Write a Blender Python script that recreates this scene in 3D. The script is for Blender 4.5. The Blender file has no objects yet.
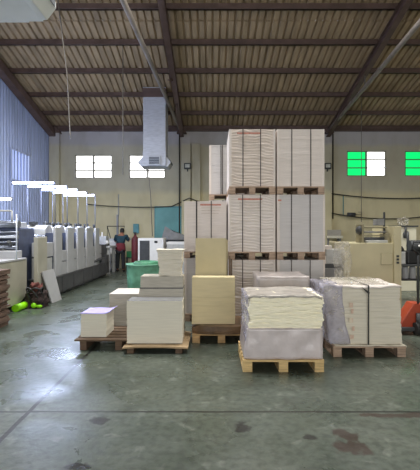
import bpy, bmesh, math, random
from mathutils import Vector, Matrix, noise
random.seed(7)
C = bpy.context.scene.collection
PI = math.pi

# ------------------------------------------------------------------ helpers
def lin(c):
    return tuple((v/255/12.92 if v/255 <= .04045 else ((v/255+.055)/1.055)**2.4) for v in c)

class MB:
    def __init__(s):
        s.bm = bmesh.new()
    def box(s, x0, x1, y0, y1, z0, z1, rot=None, about=None):
        v = [s.bm.verts.new(p) for p in ((x0,y0,z0),(x1,y0,z0),(x1,y1,z0),(x0,y1,z0),(x0,y0,z1),(x1,y0,z1),(x1,y1,z1),(x0,y1,z1))]
        for f in ((3,2,1,0),(4,5,6,7),(0,1,5,4),(1,2,6,5),(2,3,7,6),(3,0,4,7)):
            s.bm.faces.new([v[i] for i in f])
        if rot:
            ab = Vector(about or ((x0+x1)/2,(y0+y1)/2,(z0+z1)/2))
            for q in v: q.co = rot @ (q.co-ab) + ab
        return s
    def hexa(s, pts):
        v = [s.bm.verts.new(p) for p in pts]
        for f in ((3,2,1,0),(4,5,6,7),(0,1,5,4),(1,2,6,5),(2,3,7,6),(3,0,4,7)):
            s.bm.faces.new([v[i] for i in f])
        return s
    def tube(s, pts, r, n=8, cap=True):
        pts = [Vector(p) for p in pts]
        rings = []
        for i, p in enumerate(pts):
            a = pts[max(i-1,0)]; b = pts[min(i+1,len(pts)-1)]
            d = (b-a).normalized()
            u = d.cross(Vector((0,0,1)) if abs(d.z) < .9 else Vector((1,0,0))).normalized()
            w = d.cross(u)
            rr = r[i] if isinstance(r,(list,tuple)) else r
            rings.append([s.bm.verts.new(p+u*math.cos(2*PI*k/n)*rr+w*math.sin(2*PI*k/n)*rr) for k in range(n)])
        for A, B in zip(rings, rings[1:]):
            for k in range(n):
                f = s.bm.faces.new((A[k],A[(k+1)%n],B[(k+1)%n],B[k])); f.smooth = True
        if cap:
            s.bm.faces.new(rings[0][::-1]); s.bm.faces.new(rings[-1])
        return s
    def lathe(s, prof, cx=0, cy=0, n=24, sx=1, sy=1, wob=None):
        rings = []
        for r, z in prof:
            ring = []
            for k in range(n):
                a = 2*PI*k/n
                q = r*(1+(wob(a,z) if wob else 0))
                ring.append(s.bm.verts.new((cx+math.cos(a)*q*sx, cy+math.sin(a)*q*sy, z)))
            rings.append(ring)
        for A, B in zip(rings, rings[1:]):
            for k in range(n):
                f = s.bm.faces.new((A[k],A[(k+1)%n],B[(k+1)%n],B[k])); f.smooth = True
        s.bm.faces.new(rings[0][::-1]); s.bm.faces.new(rings[-1])
        return s
    def prism(s, poly, axis, a, b):
        """poly in the two other axes, extruded along axis from a to b"""
        def mk(p, t):
            return {'x':(t,p[0],p[1]),'y':(p[0],t,p[1]),'z':(p[0],p[1],t)}[axis]
        A = [s.bm.verts.new(mk(p,a)) for p in poly]; B = [s.bm.verts.new(mk(p,b)) for p in poly]
        n = len(poly)
        for k in range(n): s.bm.faces.new((A[k],A[(k+1)%n],B[(k+1)%n],B[k]))
        s.bm.faces.new(A[::-1]); s.bm.faces.new(B)
        return s
    def blob(s, c, r, n=2):
        res = bmesh.ops.create_icosphere(s.bm, subdivisions=n, radius=1)
        for v in res['verts']:
            v.co = Vector((c[0]+v.co.x*r[0], c[1]+v.co.y*r[1], c[2]+v.co.z*r[2]))
        for v in res['verts']:
            for f in v.link_faces: f.smooth = True
        return s
    def soft(s, x0, x1, y0, y1, z0, z1, nx=14, ny=6, nz=14, fn=None, smooth=True):
        """a box of six subdivided faces with every vertex moved by fn(p, normal)"""
        bm = s.bm; vs = {}
        def V(i,j,k):
            if (i,j,k) not in vs:
                p = Vector((x0+(x1-x0)*i/nx, y0+(y1-y0)*j/ny, z0+(z1-z0)*k/nz))
                nrm = Vector(((i==nx)-(i==0),(j==ny)-(j==0),(k==nz)-(k==0))).normalized()
                if fn: p = fn(p, nrm)
                vs[i,j,k] = bm.verts.new(p)
            return vs[i,j,k]
        def F(*q):
            f = bm.faces.new([V(*a) for a in q]); f.smooth = smooth
        for i in range(nx):
            for k in range(nz):
                F((i,0,k),(i+1,0,k),(i+1,0,k+1),(i,0,k+1)); F((i,ny,k),(i,ny,k+1),(i+1,ny,k+1),(i+1,ny,k))
            for j in range(ny):
                F((i,j,0),(i,j+1,0),(i+1,j+1,0),(i+1,j,0)); F((i,j,nz),(i+1,j,nz),(i+1,j+1,nz),(i,j+1,nz))
        for j in range(ny):
            for k in range(nz):
                F((0,j,k),(0,j,k+1),(0,j+1,k+1),(0,j+1,k)); F((nx,j,k),(nx,j+1,k),(nx,j+1,k+1),(nx,j,k+1))
        return s
    def build(s, name, mat, parent=None, bevel=0, recalc=True):
        if recalc: bmesh.ops.recalc_face_normals(s.bm, faces=s.bm.faces[:])
        me = bpy.data.meshes.new(name); s.bm.to_mesh(me); s.bm.free()
        me.materials.append(mat)
        o = bpy.data.objects.new(name, me); C.objects.link(o)
        if parent: o.parent = parent
        if bevel:
            b = o.modifiers.new('bevel','BEVEL'); b.width = bevel; b.segments = 2; b.limit_method = 'ANGLE'
        return o

def tag(o, label, cat, group=None, kind=None):
    if label: o['label'] = label
    if cat: o['category'] = cat
    if group: o['group'] = group
    if kind: o['kind'] = kind
    return o
def thing(name, label, cat, loc=(0,0,0), rotz=0, group=None):
    o = bpy.data.objects.new(name, None); C.objects.link(o)
    o.empty_display_size = .1
    o.location = loc; o.rotation_euler = (0,0,rotz)
    return tag(o, label, cat, group)
def struct(o):
    o['kind'] = 'structure'; return o
def copy_tree(o, parent=None):
    c = o.copy(); C.objects.link(c)
    if parent: c.parent = parent
    for ch in list(o.children): copy_tree(ch, c)
    return c

# ------------------------------------------------------------------ materials
def mat(name, col, rough=.6, metal=0, var=.12, scale=6, bump=0, bscale=40, stretch=(1,1,1), spec=.5, col2=None, coat=0, gen=False):
    m = bpy.data.materials.new(name); m.use_nodes = True
    nt = m.node_tree; N = nt.nodes; L = nt.links
    b = N['Principled BSDF']
    c = lin(col)
    c2 = lin(col2) if col2 else tuple(v*(1-var*2) for v in c)
    tc = N.new('ShaderNodeTexCoord'); mp = N.new('ShaderNodeMapping'); mp.inputs['Scale'].default_value = stretch
    L.new(tc.outputs['Object'], mp.inputs['Vector'])
    nz = N.new('ShaderNodeTexNoise'); nz.inputs['Scale'].default_value = scale; nz.inputs['Detail'].default_value = 5
    L.new(mp.outputs[0], nz.inputs['Vector'])
    rp = N.new('ShaderNodeValToRGB')
    rp.color_ramp.elements[0].position = .35; rp.color_ramp.elements[0].color = (*c2,1)
    rp.color_ramp.elements[1].position = .62; rp.color_ramp.elements[1].color = (*c,1)
    L.new(nz.outputs['Fac'], rp.inputs['Fac']); L.new(rp.outputs[0], b.inputs['Base Color'])
    b.inputs['Roughness'].default_value = rough; b.inputs['Metallic'].default_value = metal
    b.inputs['Specular IOR Level'].default_value = spec
    if coat: b.inputs['Coat Weight'].default_value = coat; b.inputs['Coat Roughness'].default_value = .15
    if bump:
        n2 = N.new('ShaderNodeTexNoise'); n2.inputs['Scale'].default_value = bscale; n2.inputs['Detail'].default_value = 4
        L.new(mp.outputs[0], n2.inputs['Vector'])
        bp = N.new('ShaderNodeBump'); bp.inputs['Strength'].default_value = bump; bp.inputs['Distance'].default_value = .02
        L.new(n2.outputs['Fac'], bp.inputs['Height']); L.new(bp.outputs[0], b.inputs['Normal'])
    return m
def emit(name, col, strength):
    m = bpy.data.materials.new(name); m.use_nodes = True
    b = m.node_tree.nodes['Principled BSDF']
    b.inputs['Base Color'].default_value = (*[min(1,v) for v in col],1)
    b.inputs['Emission Color'].default_value = (*col,1); b.inputs['Emission Strength'].default_value = strength
    return m
def film(name, col, a0=.15, a1=.75, rough=.15, scale=9):
    m = bpy.data.materials.new(name); m.use_nodes = True
    nt = m.node_tree; N = nt.nodes; L = nt.links
    b = N['Principled BSDF']; b.inputs['Base Color'].default_value = (*lin(col),1); b.inputs['Roughness'].default_value = rough
    tc = N.new('ShaderNodeTexCoord'); nz = N.new('ShaderNodeTexNoise'); nz.inputs['Scale'].default_value = scale; nz.inputs['Detail'].default_value = 6
    nz.inputs['Distortion'].default_value = 1.5
    L.new(tc.outputs['Object'], nz.inputs['Vector'])
    mr = N.new('ShaderNodeMapRange'); mr.inputs['From Min'].default_value = .35; mr.inputs['From Max'].default_value = .65
    mr.inputs['To Min'].default_value = a0; mr.inputs['To Max'].default_value = a1
    L.new(nz.outputs['Fac'], mr.inputs['Value']); L.new(mr.outputs[0], b.inputs['Alpha'])
    bp = N.new('ShaderNodeBump'); bp.inputs['Strength'].default_value = .25; bp.inputs['Distance'].default_value = .02
    L.new(nz.outputs['Fac'], bp.inputs['Height']); L.new(bp.outputs[0], b.inputs['Normal'])
    return m

PAPER_ST = (1.2,1.2,60)
M = dict(
 paper_white = mat('paper_white',(226,216,208),.75,var=.06,scale=2.2,stretch=PAPER_ST,bump=.25,bscale=5),
 paper_cool  = mat('paper_cool',(208,204,202),.75,var=.05,scale=2.2,stretch=PAPER_ST,bump=.2,bscale=5),
 paper_pink  = mat('paper_pink',(224,210,198),.75,var=.08,scale=2.2,stretch=(2,2,40),bump=.35,bscale=5),
 paper_cream = mat('paper_cream',(255,248,222),.8,var=.04,scale=3,stretch=(3,3,30),bump=.2,bscale=6),
 paper_beige = mat('paper_beige',(226,218,200),.75,var=.07,scale=2.5,stretch=PAPER_ST,bump=.2,bscale=5),
 paper_front = mat('paper_front',(228,222,204),.75,var=.05,scale=2.5,stretch=(1,1,40),bump=.15,bscale=5),
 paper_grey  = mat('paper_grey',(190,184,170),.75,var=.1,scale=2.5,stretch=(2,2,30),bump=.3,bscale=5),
 card_tan    = mat('card_tan',(218,203,162),.75,var=.04,scale=3,stretch=(1,1,8)),
 card_dark   = mat('card_dark',(198,186,150),.75,var=.05,scale=3),
 lavender    = mat('lavender',(186,174,240),.5,var=.03,scale=3),
 wrap_block  = mat('wrap_block',(184,174,170),.3,var=.1,scale=4,bump=.4,bscale=7,coat=.5),
 wrap_pink   = mat('wrap_pink',(212,201,199),.28,var=.1,scale=4,bump=.5,bscale=7,coat=.5),
 wrap_grey   = mat('wrap_grey',(190,182,172),.3,var=.16,scale=7,bump=.7,bscale=14,coat=.4),
 shrink      = film('shrink',(190,187,202),.3,.75,scale=5),
 clear_film  = film('clear_film',(200,194,180),.08,.5,scale=6),
 wood        = mat('wood',(196,160,112),.8,var=.2,scale=4,stretch=(1,12,12),bump=.3,bscale=10),
 wood_pale   = mat('wood_pale',(226,194,136),.8,var=.18,scale=4,stretch=(1,12,12),bump=.3,bscale=10),
 wood_dark   = mat('wood_dark',(112,90,70),.85,var=.22,scale=4,stretch=(1,12,12),bump=.3,bscale=10),
 wood_red    = mat('wood_red',(186,160,138),.85,var=.22,scale=4,stretch=(1,12,12),bump=.3,bscale=10),
 ply         = mat('ply',(178,152,116),.8,var=.12,scale=4),
 kraft       = mat('kraft',(120,94,68),.55,var=.25,scale=5,bump=.4,bscale=9),
 strap       = mat('strap',(66,58,54),.5,var=.05),
 strap_black = mat('strap_black',(40,38,36),.5,var=.05),
 red_print   = mat('red_print',(204,138,120),.7,var=.15,scale=30),
 faint_print = mat('faint_print',(206,192,180),.7,var=.1,scale=30),
 red_smear   = mat('red_smear',(212,180,160),.7,var=.1,scale=18,col2=(226,212,190)),
 roof        = mat('roof',(172,150,120),.7,var=.16,scale=.9,stretch=(6,1,1),bump=.1,bscale=8),
 steel_brown = mat('steel_brown',(100,80,74),.6,var=.15,scale=3),
 steel_grey  = mat('steel_grey',(150,140,132),.55,var=.15,scale=3),
 galv        = mat('galv',(188,191,200),.45,metal=.0,var=.08,scale=5,stretch=(1,1,4)),
 grille      = mat('grille',(70,78,88),.5,var=.1),
 duct_white  = mat('duct_white',(226,230,228),.5,var=.05,scale=3),
 wire        = mat('wire',(120,114,106),.6,var=.05),
 wire_dark   = mat('wire_dark',(62,60,52),.6,var=.05),
 press_white = mat('press_white',(182,182,184),.4,var=.04,scale=4),
 press_beige = mat('press_beige',(180,176,160),.45,var=.07,scale=3),
 press_blue  = mat('press_blue',(84,92,116),.45,var=.15,scale=5),
 press_dark  = mat('press_dark',(58,60,68),.5,var=.18,scale=5),
 press_base  = mat('press_base',(82,82,84),.5,var=.15,scale=4),
 roller      = mat('roller',(150,156,172),.25,metal=.7,var=.05),
 post_blue   = mat('post_blue',(110,116,134),.5,var=.03),
 post_white  = mat('post_white',(226,232,244),.4,var=.02),
 cream_mach  = mat('cream_mach',(206,196,160),.5,var=.05,scale=3),
 cream_light = mat('cream_light',(236,230,206),.5,var=.03,scale=3),
 outline     = mat('outline',(146,138,110),.6,var=.05),
 black       = mat('black',(32,32,34),.5,var=.1),
 dark_grey   = mat('dark_grey',(66,68,70),.5,var=.15),
 mid_grey    = mat('mid_grey',(138,138,138),.5,var=.12),
 light_grey  = mat('light_grey',(190,190,188),.5,var=.08),
 can         = mat('can',(176,176,180),.4,var=.06,scale=4),
 white_plain = mat('white_plain',(234,232,228),.5,var=.03),
 teal        = mat('teal',(112,172,170),.5,var=.1,scale=1.5),
 teal_dark   = mat('teal_dark',(90,150,156),.5,var=.1),
 green_tub   = mat('green_tub',(122,182,152),.55,var=.16,scale=6,bump=.3,bscale=20),
 green_bag   = mat('green_bag',(84,150,114),.35,var=.25,scale=8,bump=.6,bscale=14),
 maroon      = mat('maroon',(110,40,46),.6,var=.2),
 green_box   = mat('green_box',(50,150,92),.5,var=.1),
 orange      = mat('orange',(184,74,44),.45,var=.12,scale=5),
 rubber      = mat('rubber',(36,34,34),.7,var=.1),
 neon        = mat('neon',(150,235,20),.35,var=.08,scale=6),
 rag         = mat('rag',(70,56,54),.9,var=.3,scale=12,bump=.6,bscale=20),
 rag_red     = mat('rag_red',(120,70,64),.9,var=.3,scale=12,bump=.6,bscale=20),
 board_brown = mat('board_brown',(128,104,90),.85,var=.3,scale=3,stretch=(1,1,30),bump=.4,bscale=6),
 skin        = mat('skin',(150,100,76),.55,var=.05),
 hair        = mat('hair',(26,22,22),.6,var=.1),
 shirt       = mat('shirt',(30,62,74),.85,var=.15,scale=6),
 skirt       = mat('skirt',(112,38,46),.85,var=.15,scale=6),
 trousers    = mat('trousers',(40,42,46),.85,var=.15,scale=6),
 frame_metal = mat('frame_metal',(120,118,104),.5,var=.08),
)
tube_blue = emit('tube_blue',(.55,.66,1.0),16)
tube_warm = emit('tube_warm',(1.0,.95,.6),8)
pane_white = emit('pane_white',(1.0,1.0,.97),2.2)
pane_green = emit('pane_green',(.0,.62,.13),1.15)
lamp_face = mat('lamp_face',(214,216,206),.3)  # unlit lens; the pale grey stands for the reflection in its glass

# wall plaster with painted bands, floor concrete with joints and stains
def wall_mat(name):
    m = bpy.data.materials.new(name); m.use_nodes = True
    nt = m.node_tree; N = nt.nodes; L = nt.links; b = N['Principled BSDF']
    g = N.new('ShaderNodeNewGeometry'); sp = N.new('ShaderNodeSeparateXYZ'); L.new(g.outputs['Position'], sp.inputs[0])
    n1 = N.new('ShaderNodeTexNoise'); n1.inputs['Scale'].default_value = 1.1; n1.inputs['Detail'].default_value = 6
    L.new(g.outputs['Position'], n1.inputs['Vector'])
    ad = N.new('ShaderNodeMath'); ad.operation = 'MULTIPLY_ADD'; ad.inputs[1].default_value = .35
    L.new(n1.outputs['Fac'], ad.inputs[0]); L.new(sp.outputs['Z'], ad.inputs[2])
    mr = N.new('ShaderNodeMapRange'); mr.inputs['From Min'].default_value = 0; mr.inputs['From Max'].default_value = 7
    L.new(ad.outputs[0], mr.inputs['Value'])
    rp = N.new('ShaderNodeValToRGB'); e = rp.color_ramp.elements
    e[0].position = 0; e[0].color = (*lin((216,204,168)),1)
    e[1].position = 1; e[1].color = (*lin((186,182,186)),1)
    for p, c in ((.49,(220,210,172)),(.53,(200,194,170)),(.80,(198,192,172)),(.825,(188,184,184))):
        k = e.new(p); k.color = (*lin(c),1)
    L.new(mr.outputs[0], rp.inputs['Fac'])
    n2 = N.new('ShaderNodeTexNoise'); n2.inputs['Scale'].default_value = 2.2; n2.inputs['Detail'].default_value = 8
    mp = N.new('ShaderNodeMapping'); mp.inputs['Scale'].default_value = (1,1,.5); L.new(g.outputs['Position'], mp.inputs[0]); L.new(mp.outputs[0], n2.inputs['Vector'])
    r2 = N.new('ShaderNodeValToRGB'); r2.color_ramp.elements[0].position = .3; r2.color_ramp.elements[0].color = (.88,.87,.84,1)
    r2.color_ramp.elements[1].position = .55; r2.color_ramp.elements[1].color = (1,1,1,1)
    L.new(n2.outputs['Fac'], r2.inputs['Fac'])
    mx = N.new('ShaderNodeMix'); mx.data_type = 'RGBA'; mx.blend_type = 'MULTIPLY'; mx.inputs['Factor'].default_value = 1
    L.new(rp.outputs[0], mx.inputs['A']); L.new(r2.outputs[0], mx.inputs['B']); L.new(mx.outputs['Result'], b.inputs['Base Color'])
    b.inputs['Roughness'].default_value = .85
    return m
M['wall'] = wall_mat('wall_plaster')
M['wall_metal'] = mat('wall_metal',(172,184,216),.4,metal=.0,var=.12,scale=2,stretch=(3,3,.3))
M['wall_plain'] = mat('wall_plain',(196,190,172),.85,var=.08,scale=1)

def floor_mat():
    m = bpy.data.materials.new('floor_concrete'); m.use_nodes = True
    nt = m.node_tree; N = nt.nodes; L = nt.links; b = N['Principled BSDF']
    g = N.new('ShaderNodeNewGeometry'); pos = g.outputs['Position']
    def noise_(s, d=6, dist=0, v=None):
        n = N.new('ShaderNodeTexNoise'); n.inputs['Scale'].default_value = s; n.inputs['Detail'].default_value = d; n.inputs['Distortion'].default_value = dist
        L.new(v or pos, n.inputs['Vector']); return n.outputs['Fac']
    def ramp(fac, *els):
        r = N.new('ShaderNodeValToRGB'); e = r.color_ramp.elements
        e[0].position = els[0][0]; e[0].color = (*els[0][1],1); e[1].position = els[-1][0]; e[1].color = (*els[-1][1],1)
        for p, c in els[1:-1]:
            k = e.new(p); k.color = (*c,1)
        L.new(fac, r.inputs['Fac']); return r.outputs[0]
    def mth(op, a, bb=None, clamp=False):
        n = N.new('ShaderNodeMath'); n.operation = op; n.use_clamp = clamp
        for i, v in enumerate((a,bb)):
            if v is None: continue
            if isinstance(v,(int,float)): n.inputs[i].default_value = v
            else: L.new(v, n.inputs[i])
        return n.outputs[0]
    def mix(fac, a, c, mode='MIX'):
        n = N.new('ShaderNodeMix'); n.data_type = 'RGBA'; n.blend_type = mode
        for s, v in (('Factor',fac),('A',a),('B',c)):
            if isinstance(v,(int,float)): n.inputs[s].default_value = v
            elif isinstance(v,tuple): n.inputs[s].default_value = (*v,1)
            else: L.new(v, n.inputs[s])
        return n.outputs['Result']
    base = ramp(noise_(1.0,10,.2), (.3,lin((68,77,67))), (.5,lin((81,89,79))), (.7,lin((95,101,91))))
    fine = ramp(noise_(16,8), (.34,(.66,.66,.66)), (.58,(1.05,1.05,1.05)))
    col = mix(1, base, fine, 'MULTIPLY')
    scuff = ramp(noise_(5.5,12,.4), (.60,(0,0,0)), (.70,(1,1,1)))
    col = mix(mth('MULTIPLY',scuff,.28), col, lin((156,160,150)))
    dirt = ramp(noise_(3.4,12,.3), (.28,(1,1,1)), (.42,(0,0,0)))
    col = mix(mth('MULTIPLY',dirt,.45), col, lin((66,68,62)))
    sp = N.new('ShaderNodeSeparateXYZ'); L.new(pos, sp.inputs[0])
    wob = mth('MULTIPLY', mth('SUBTRACT', noise_(3,3), .5), .03)
    def line(axis, at, w):
        d = mth('ABSOLUTE', mth('SUBTRACT', mth('ADD', sp.outputs[axis], wob), at))
        return mth('LESS_THAN', d, w)
    joints = line('X',-1.67,.02)
    for a in (('X',2.9,.01),('Y',3.65,.014),('Y',8.2,.012),('X',-6.2,.012)):
        joints = mth('MAXIMUM', joints, line(*a))
    col = mix(mth('MULTIPLY',joints,.95), col, lin((30,30,28)))
    # oil spots where they lie
    nzs = noise_(9,4,.5)
    def spot(x, y, rx, ry):
        mp = N.new('ShaderNodeMapping'); mp.vector_type = 'TEXTURE'; mp.inputs['Location'].default_value = (x,y,0); mp.inputs['Scale'].default_value = (rx,ry,1)
        L.new(pos, mp.inputs[0])
        ln = N.new('ShaderNodeVectorMath'); ln.operation = 'LENGTH'; L.new(mp.outputs[0], ln.inputs[0])
        v = mth('ADD', ln.outputs['Value'], mth('MULTIPLY', mth('SUBTRACT',nzs,.5), 2.2))
        mr = N.new('ShaderNodeMapRange'); mr.inputs['From Min'].default_value = 1.05; mr.inputs['From Max'].default_value = .75
        L.new(v, mr.inputs['Value']); return mr.outputs[0]
    s = None
    for a in ((-.98,3.49,.10,.075),(.25,3.37,.07,.10),(.79,3.2,.06,.045),(-.94,2.8,.09,.05)):
        q = spot(*a); s = q if s is None else mth('MAXIMUM', s, q)
    col = mix(mth('MULTIPLY',s,.95), col, lin((30,30,28)))
    r = None
    for a in ((1.08,3.25,.09,.10),(1.06,3.05,.15,.10),(1.75,3.58,.45,.05)):
        q = spot(*a); r = q if r is None else mth('MAXIMUM', r, q)
    col = mix(mth('MULTIPLY',r,.8), col, lin((58,42,36)))
    L.new(col, b.inputs['Base Color'])
    rr = ramp(noise_(1.7,8,.8), (.35,(.24,.24,.24)), (.65,(.46,.46,.46)))
    L.new(rr, b.inputs['Roughness'])
    bp = N.new('ShaderNodeBump'); bp.inputs['Strength'].default_value = .25; bp.inputs['Distance'].default_value = .01
    L.new(noise_(22,6), bp.inputs['Height']); L.new(bp.outputs[0], b.inputs['Normal'])
    return m
M['floor'] = floor_mat()

# ------------------------------------------------------------------ setting
XL, XR, YB, YF = -7.3, 11.7, 18.0, -7.0
RIDGE_Y = 0.5
def roof_z(y): return 10.83-.25*y if y >= RIDGE_Y else 10.83-.25*(2*RIDGE_Y-y)
ROOF_TOP = roof_z(RIDGE_Y)

struct(MB().box(XL-.3,XR+.3,YF-.3,YB+.3,-.2,0).build('floor', M['floor']))

# back wall with window openings
WINS = [(-6.165,-4.5,4.03,5.07),(-3.73,-2.11,4.03,5.07),(6.07,7.83,4.12,5.25),(8.68,10.4,4.12,5.25)]
w = MB()
xs = [XL-.3]
for a in WINS: xs += [a[0],a[1]]
xs.append(XR+.3)
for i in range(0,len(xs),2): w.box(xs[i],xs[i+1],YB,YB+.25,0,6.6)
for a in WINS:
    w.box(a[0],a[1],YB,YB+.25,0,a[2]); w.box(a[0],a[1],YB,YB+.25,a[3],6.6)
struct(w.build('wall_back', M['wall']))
# left wall: vertical ribbed sheet
def ribbed(name, x, side):
    bm = bmesh.new(); per=.2; prev=None
    y = YF
    prof=[(0,0),(.05,0),(.08,.035),(.13,.035),(.16,0)]
    while y < YB:
        for dy, dx in prof:
            yy = min(y+dy, YB)
            a = bm.verts.new((x+side*dx,yy,0)); b = bm.verts.new((x+side*dx,yy,min(11,roof_z(yy)+.1)))
            if prev: bm.faces.new((prev[0],a,b,prev[1]))
            prev=(a,b)
        y += per
    mb = MB(); mb.bm.free(); mb.bm = bm
    o = mb.build(name, M['wall_metal'], recalc=False)
    s = o.modifiers.new('thick','SOLIDIFY'); s.thickness=.02
    return struct(o)
ribbed('wall_left', XL, 1)
# right wall, front wall with a wide doorway behind the viewer
struct(MB().prism([(YF-.3,0),(YB+.3,0),(YB+.3,6.6),(RIDGE_Y,ROOF_TOP+.1),(YF-.3,roof_z(YF))],'x',XR,XR+.25).build('wall_right', M['wall_plain']))
DX0, DX1, DZ = -5.5, 6.5, 5.6
struct(MB().box(XL,DX0,YF-.25,YF,0,9.2).box(DX1,XR,YF-.25,YF,0,9.2).box(DX0,DX1,YF-.25,YF,DZ,9.2).build('wall_front', M['wall_plain']))

# corrugated roof (real ribs), with a sheet lap and a roof-light strip near the ridge
def roof_slope(y0, y1, x0=XL, x1=XR, dz=0):
    bm = bmesh.new(); per=.22; n=int((x1-x0)/per)+1; prev=None
    z0, z1 = roof_z(y0)+dz, roof_z(y1)+dz
    for i in range(n):
        for dx, d in ((0,0),(.02,0),(.045,.075),(.085,.075),(.11,0)):
            x = x0+i*per+dx
            a = bm.verts.new((x,y0,z0+d)); b = bm.verts.new((x,y1,z1+d))
            if prev: bm.faces.new((prev[0],a,b,prev[1]))
            prev=(a,b)
    return bm
mb = MB()
SKY_X=((-6.2,-3.2),(.2,3.2),(6.6,9.6)); SKY_Y=((5.8,7.0),(8.55,9.75)); SKY_P=(330,240,150); TUBE_P=44
def add_slope(*a):
    t = roof_slope(*a); me = bpy.data.meshes.new('tmp'); t.to_mesh(me); t.free(); mb.bm.from_mesh(me); bpy.data.meshes.remove(me)
add_slope(10.0,11.95,XL,XR,.05); add_slope(11.85,18.3,XL,XR,0); add_slope(RIDGE_Y,5.6,XL,XR,.05); add_slope(YF-.3,RIDGE_Y,XL,XR,.05)
for x0,x1 in ((XL,-6.2),(-3.2,.2),(3.2,6.6),(9.6,XR)): add_slope(5.5,10.1,x0,x1,.05)
for x0,x1 in SKY_X: add_slope(7.0,8.55,x0,x1,.05)
roof = struct(mb.build('ceiling', M['roof'], recalc=False))
s = roof.modifiers.new('thick','SOLIDIFY'); s.thickness=.01

tn = [0]
def trim(mb, m, bevel=0):
    tn[0] += 1
    return struct(mb.build('trim_%d'%tn[0], m, bevel=bevel))
# purlins
for y in (4.35,5.72,7.09,8.46,9.83,11.2,12.58,13.96,15.36,16.65,17.85):
    z = roof_z(y)-.02
    trim(MB().box(XL,XR,y-.035,y+.035,z-.17,z).box(XL,XR,y-.08,y+.035,z-.17,z-.155), M['steel_brown'])
# rafters
for x in (-1.35, 5.2):
    a, b = roof_z(1.0)-.22, roof_z(17.9)-.22
    h=.26
    mb=MB()
    for dx0,dx1,za,zb in ((-.012,.012,-h,0),(-.09,.09,-.02,0),(-.09,.09,-h-.02,-h)):
        mb.hexa([(x+dx0,1,a+za),(x+dx1,1,a+za),(x+dx1,17.9,b+za),(x+dx0,17.9,b+za),(x+dx0,1,a+zb),(x+dx1,1,a+zb),(x+dx1,17.9,b+zb),(x+dx0,17.9,b+zb)])
    trim(mb, M['steel_brown'])
# rake beam along the left wall and eave beam along the back wall
x=XL+.22
a,b=roof_z(1)-.25,roof_z(18)-.25
trim(MB().hexa([(x-.14,1,a-.3),(x+.14,1,a-.3),(x+.14,18,b-.3),(x-.14,18,b-.3),(x-.14,1,a),(x+.14,1,a),(x+.14,18,b),(x-.14,18,b)]), M['steel_brown'])
trim(MB().box(XL+.4,XR,17.82,17.98,6.12,6.3), M['steel_brown'])
# tie pipes rising from the rafter feet
trim(MB().tube([(-1.42,17.8,6.18),(-2.0,9.2,6.85),(-2.3,5.2,7.25)],.07,10), M['steel_grey'])
trim(MB().tube([(5.2,17.8,6.15),(5.2,10,6.87),(5.2,5.5,7.3)],.07,10), M['steel_grey'])
# hangers beside the rafters
trim(MB().tube([(-1.35,15.3,6.75),(-1.35,15.3,6.2)],.03,6).tube([(-1.35,14.2,7.0),(-1.42,13.1,6.6)],.03,6), M['steel_brown'])
trim(MB().tube([(5.2,13.6,7.1),(5.2,13.6,6.5)],.02,6), M['wire'])
# brackets at the rafter feet
for x in (-1.35,5.2,-6.95):
    trim(MB().prism([(x-.22,6.0),(x+.22,6.0),(x+.08,6.25),(x-.08,6.25)],'y',17.7,17.99), M['steel_brown'])
# piers
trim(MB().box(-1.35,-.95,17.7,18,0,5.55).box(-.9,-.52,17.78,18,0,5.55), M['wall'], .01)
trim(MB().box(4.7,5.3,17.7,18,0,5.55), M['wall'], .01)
trim(MB().box(XL+.06,XL+.5,17.75,18,0,6.1), M['wall'], .01)

# windows
for i,(x0,x1,z0,z1) in enumerate(WINS):
    e = struct(thing('window_%d'%(i+1), None, None, ((x0+x1)/2,YB,z0)))
    w2=(x1-x0)/2; h=z1-z0; t=.035
    f=MB()
    f.box(-w2,w2,.0,.08,0,t).box(-w2,w2,.0,.08,h-t,h).box(-w2,-w2+t,.0,.08,t,h-t).box(w2-t,w2,.0,.08,t,h-t).box(-t*.9,t*.9,.0,.08,t,h-t)
    for k in (1,2): f.box(-w2+t,w2-t,.02,.07,h*k/3-.022,h*k/3+.022)
    f.build('window_frame', M['frame_metal'], e)
    MB().box(-w2+t,-t*.9,.085,.095,t,h-t).build('pane', pane_green if i>1 else pane_white, e)
    MB().box(t*.9,w2-t,.085,.095,t,h-t).build('pane', pane_white, e)

e=struct(thing('window_5',None,None,(XL+.05,15.2,3.55)))
for k in range(6):
    MB().box(0,.03,-.72+.25*k,-.64+.25*k,0,1.05).build('pane', emit('pane_blue',(.5,.6,.95),.35) if k==0 else bpy.data.materials['pane_blue'], e)
MB().box(0,.035,-.8,.8,-.05,0).box(0,.035,-.8,.8,1.05,1.1).box(0,.035,-.8,-.74,0,1.05).box(0,.035,.74,.8,0,1.05).build('window_frame', M['wall_metal'], e)

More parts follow.
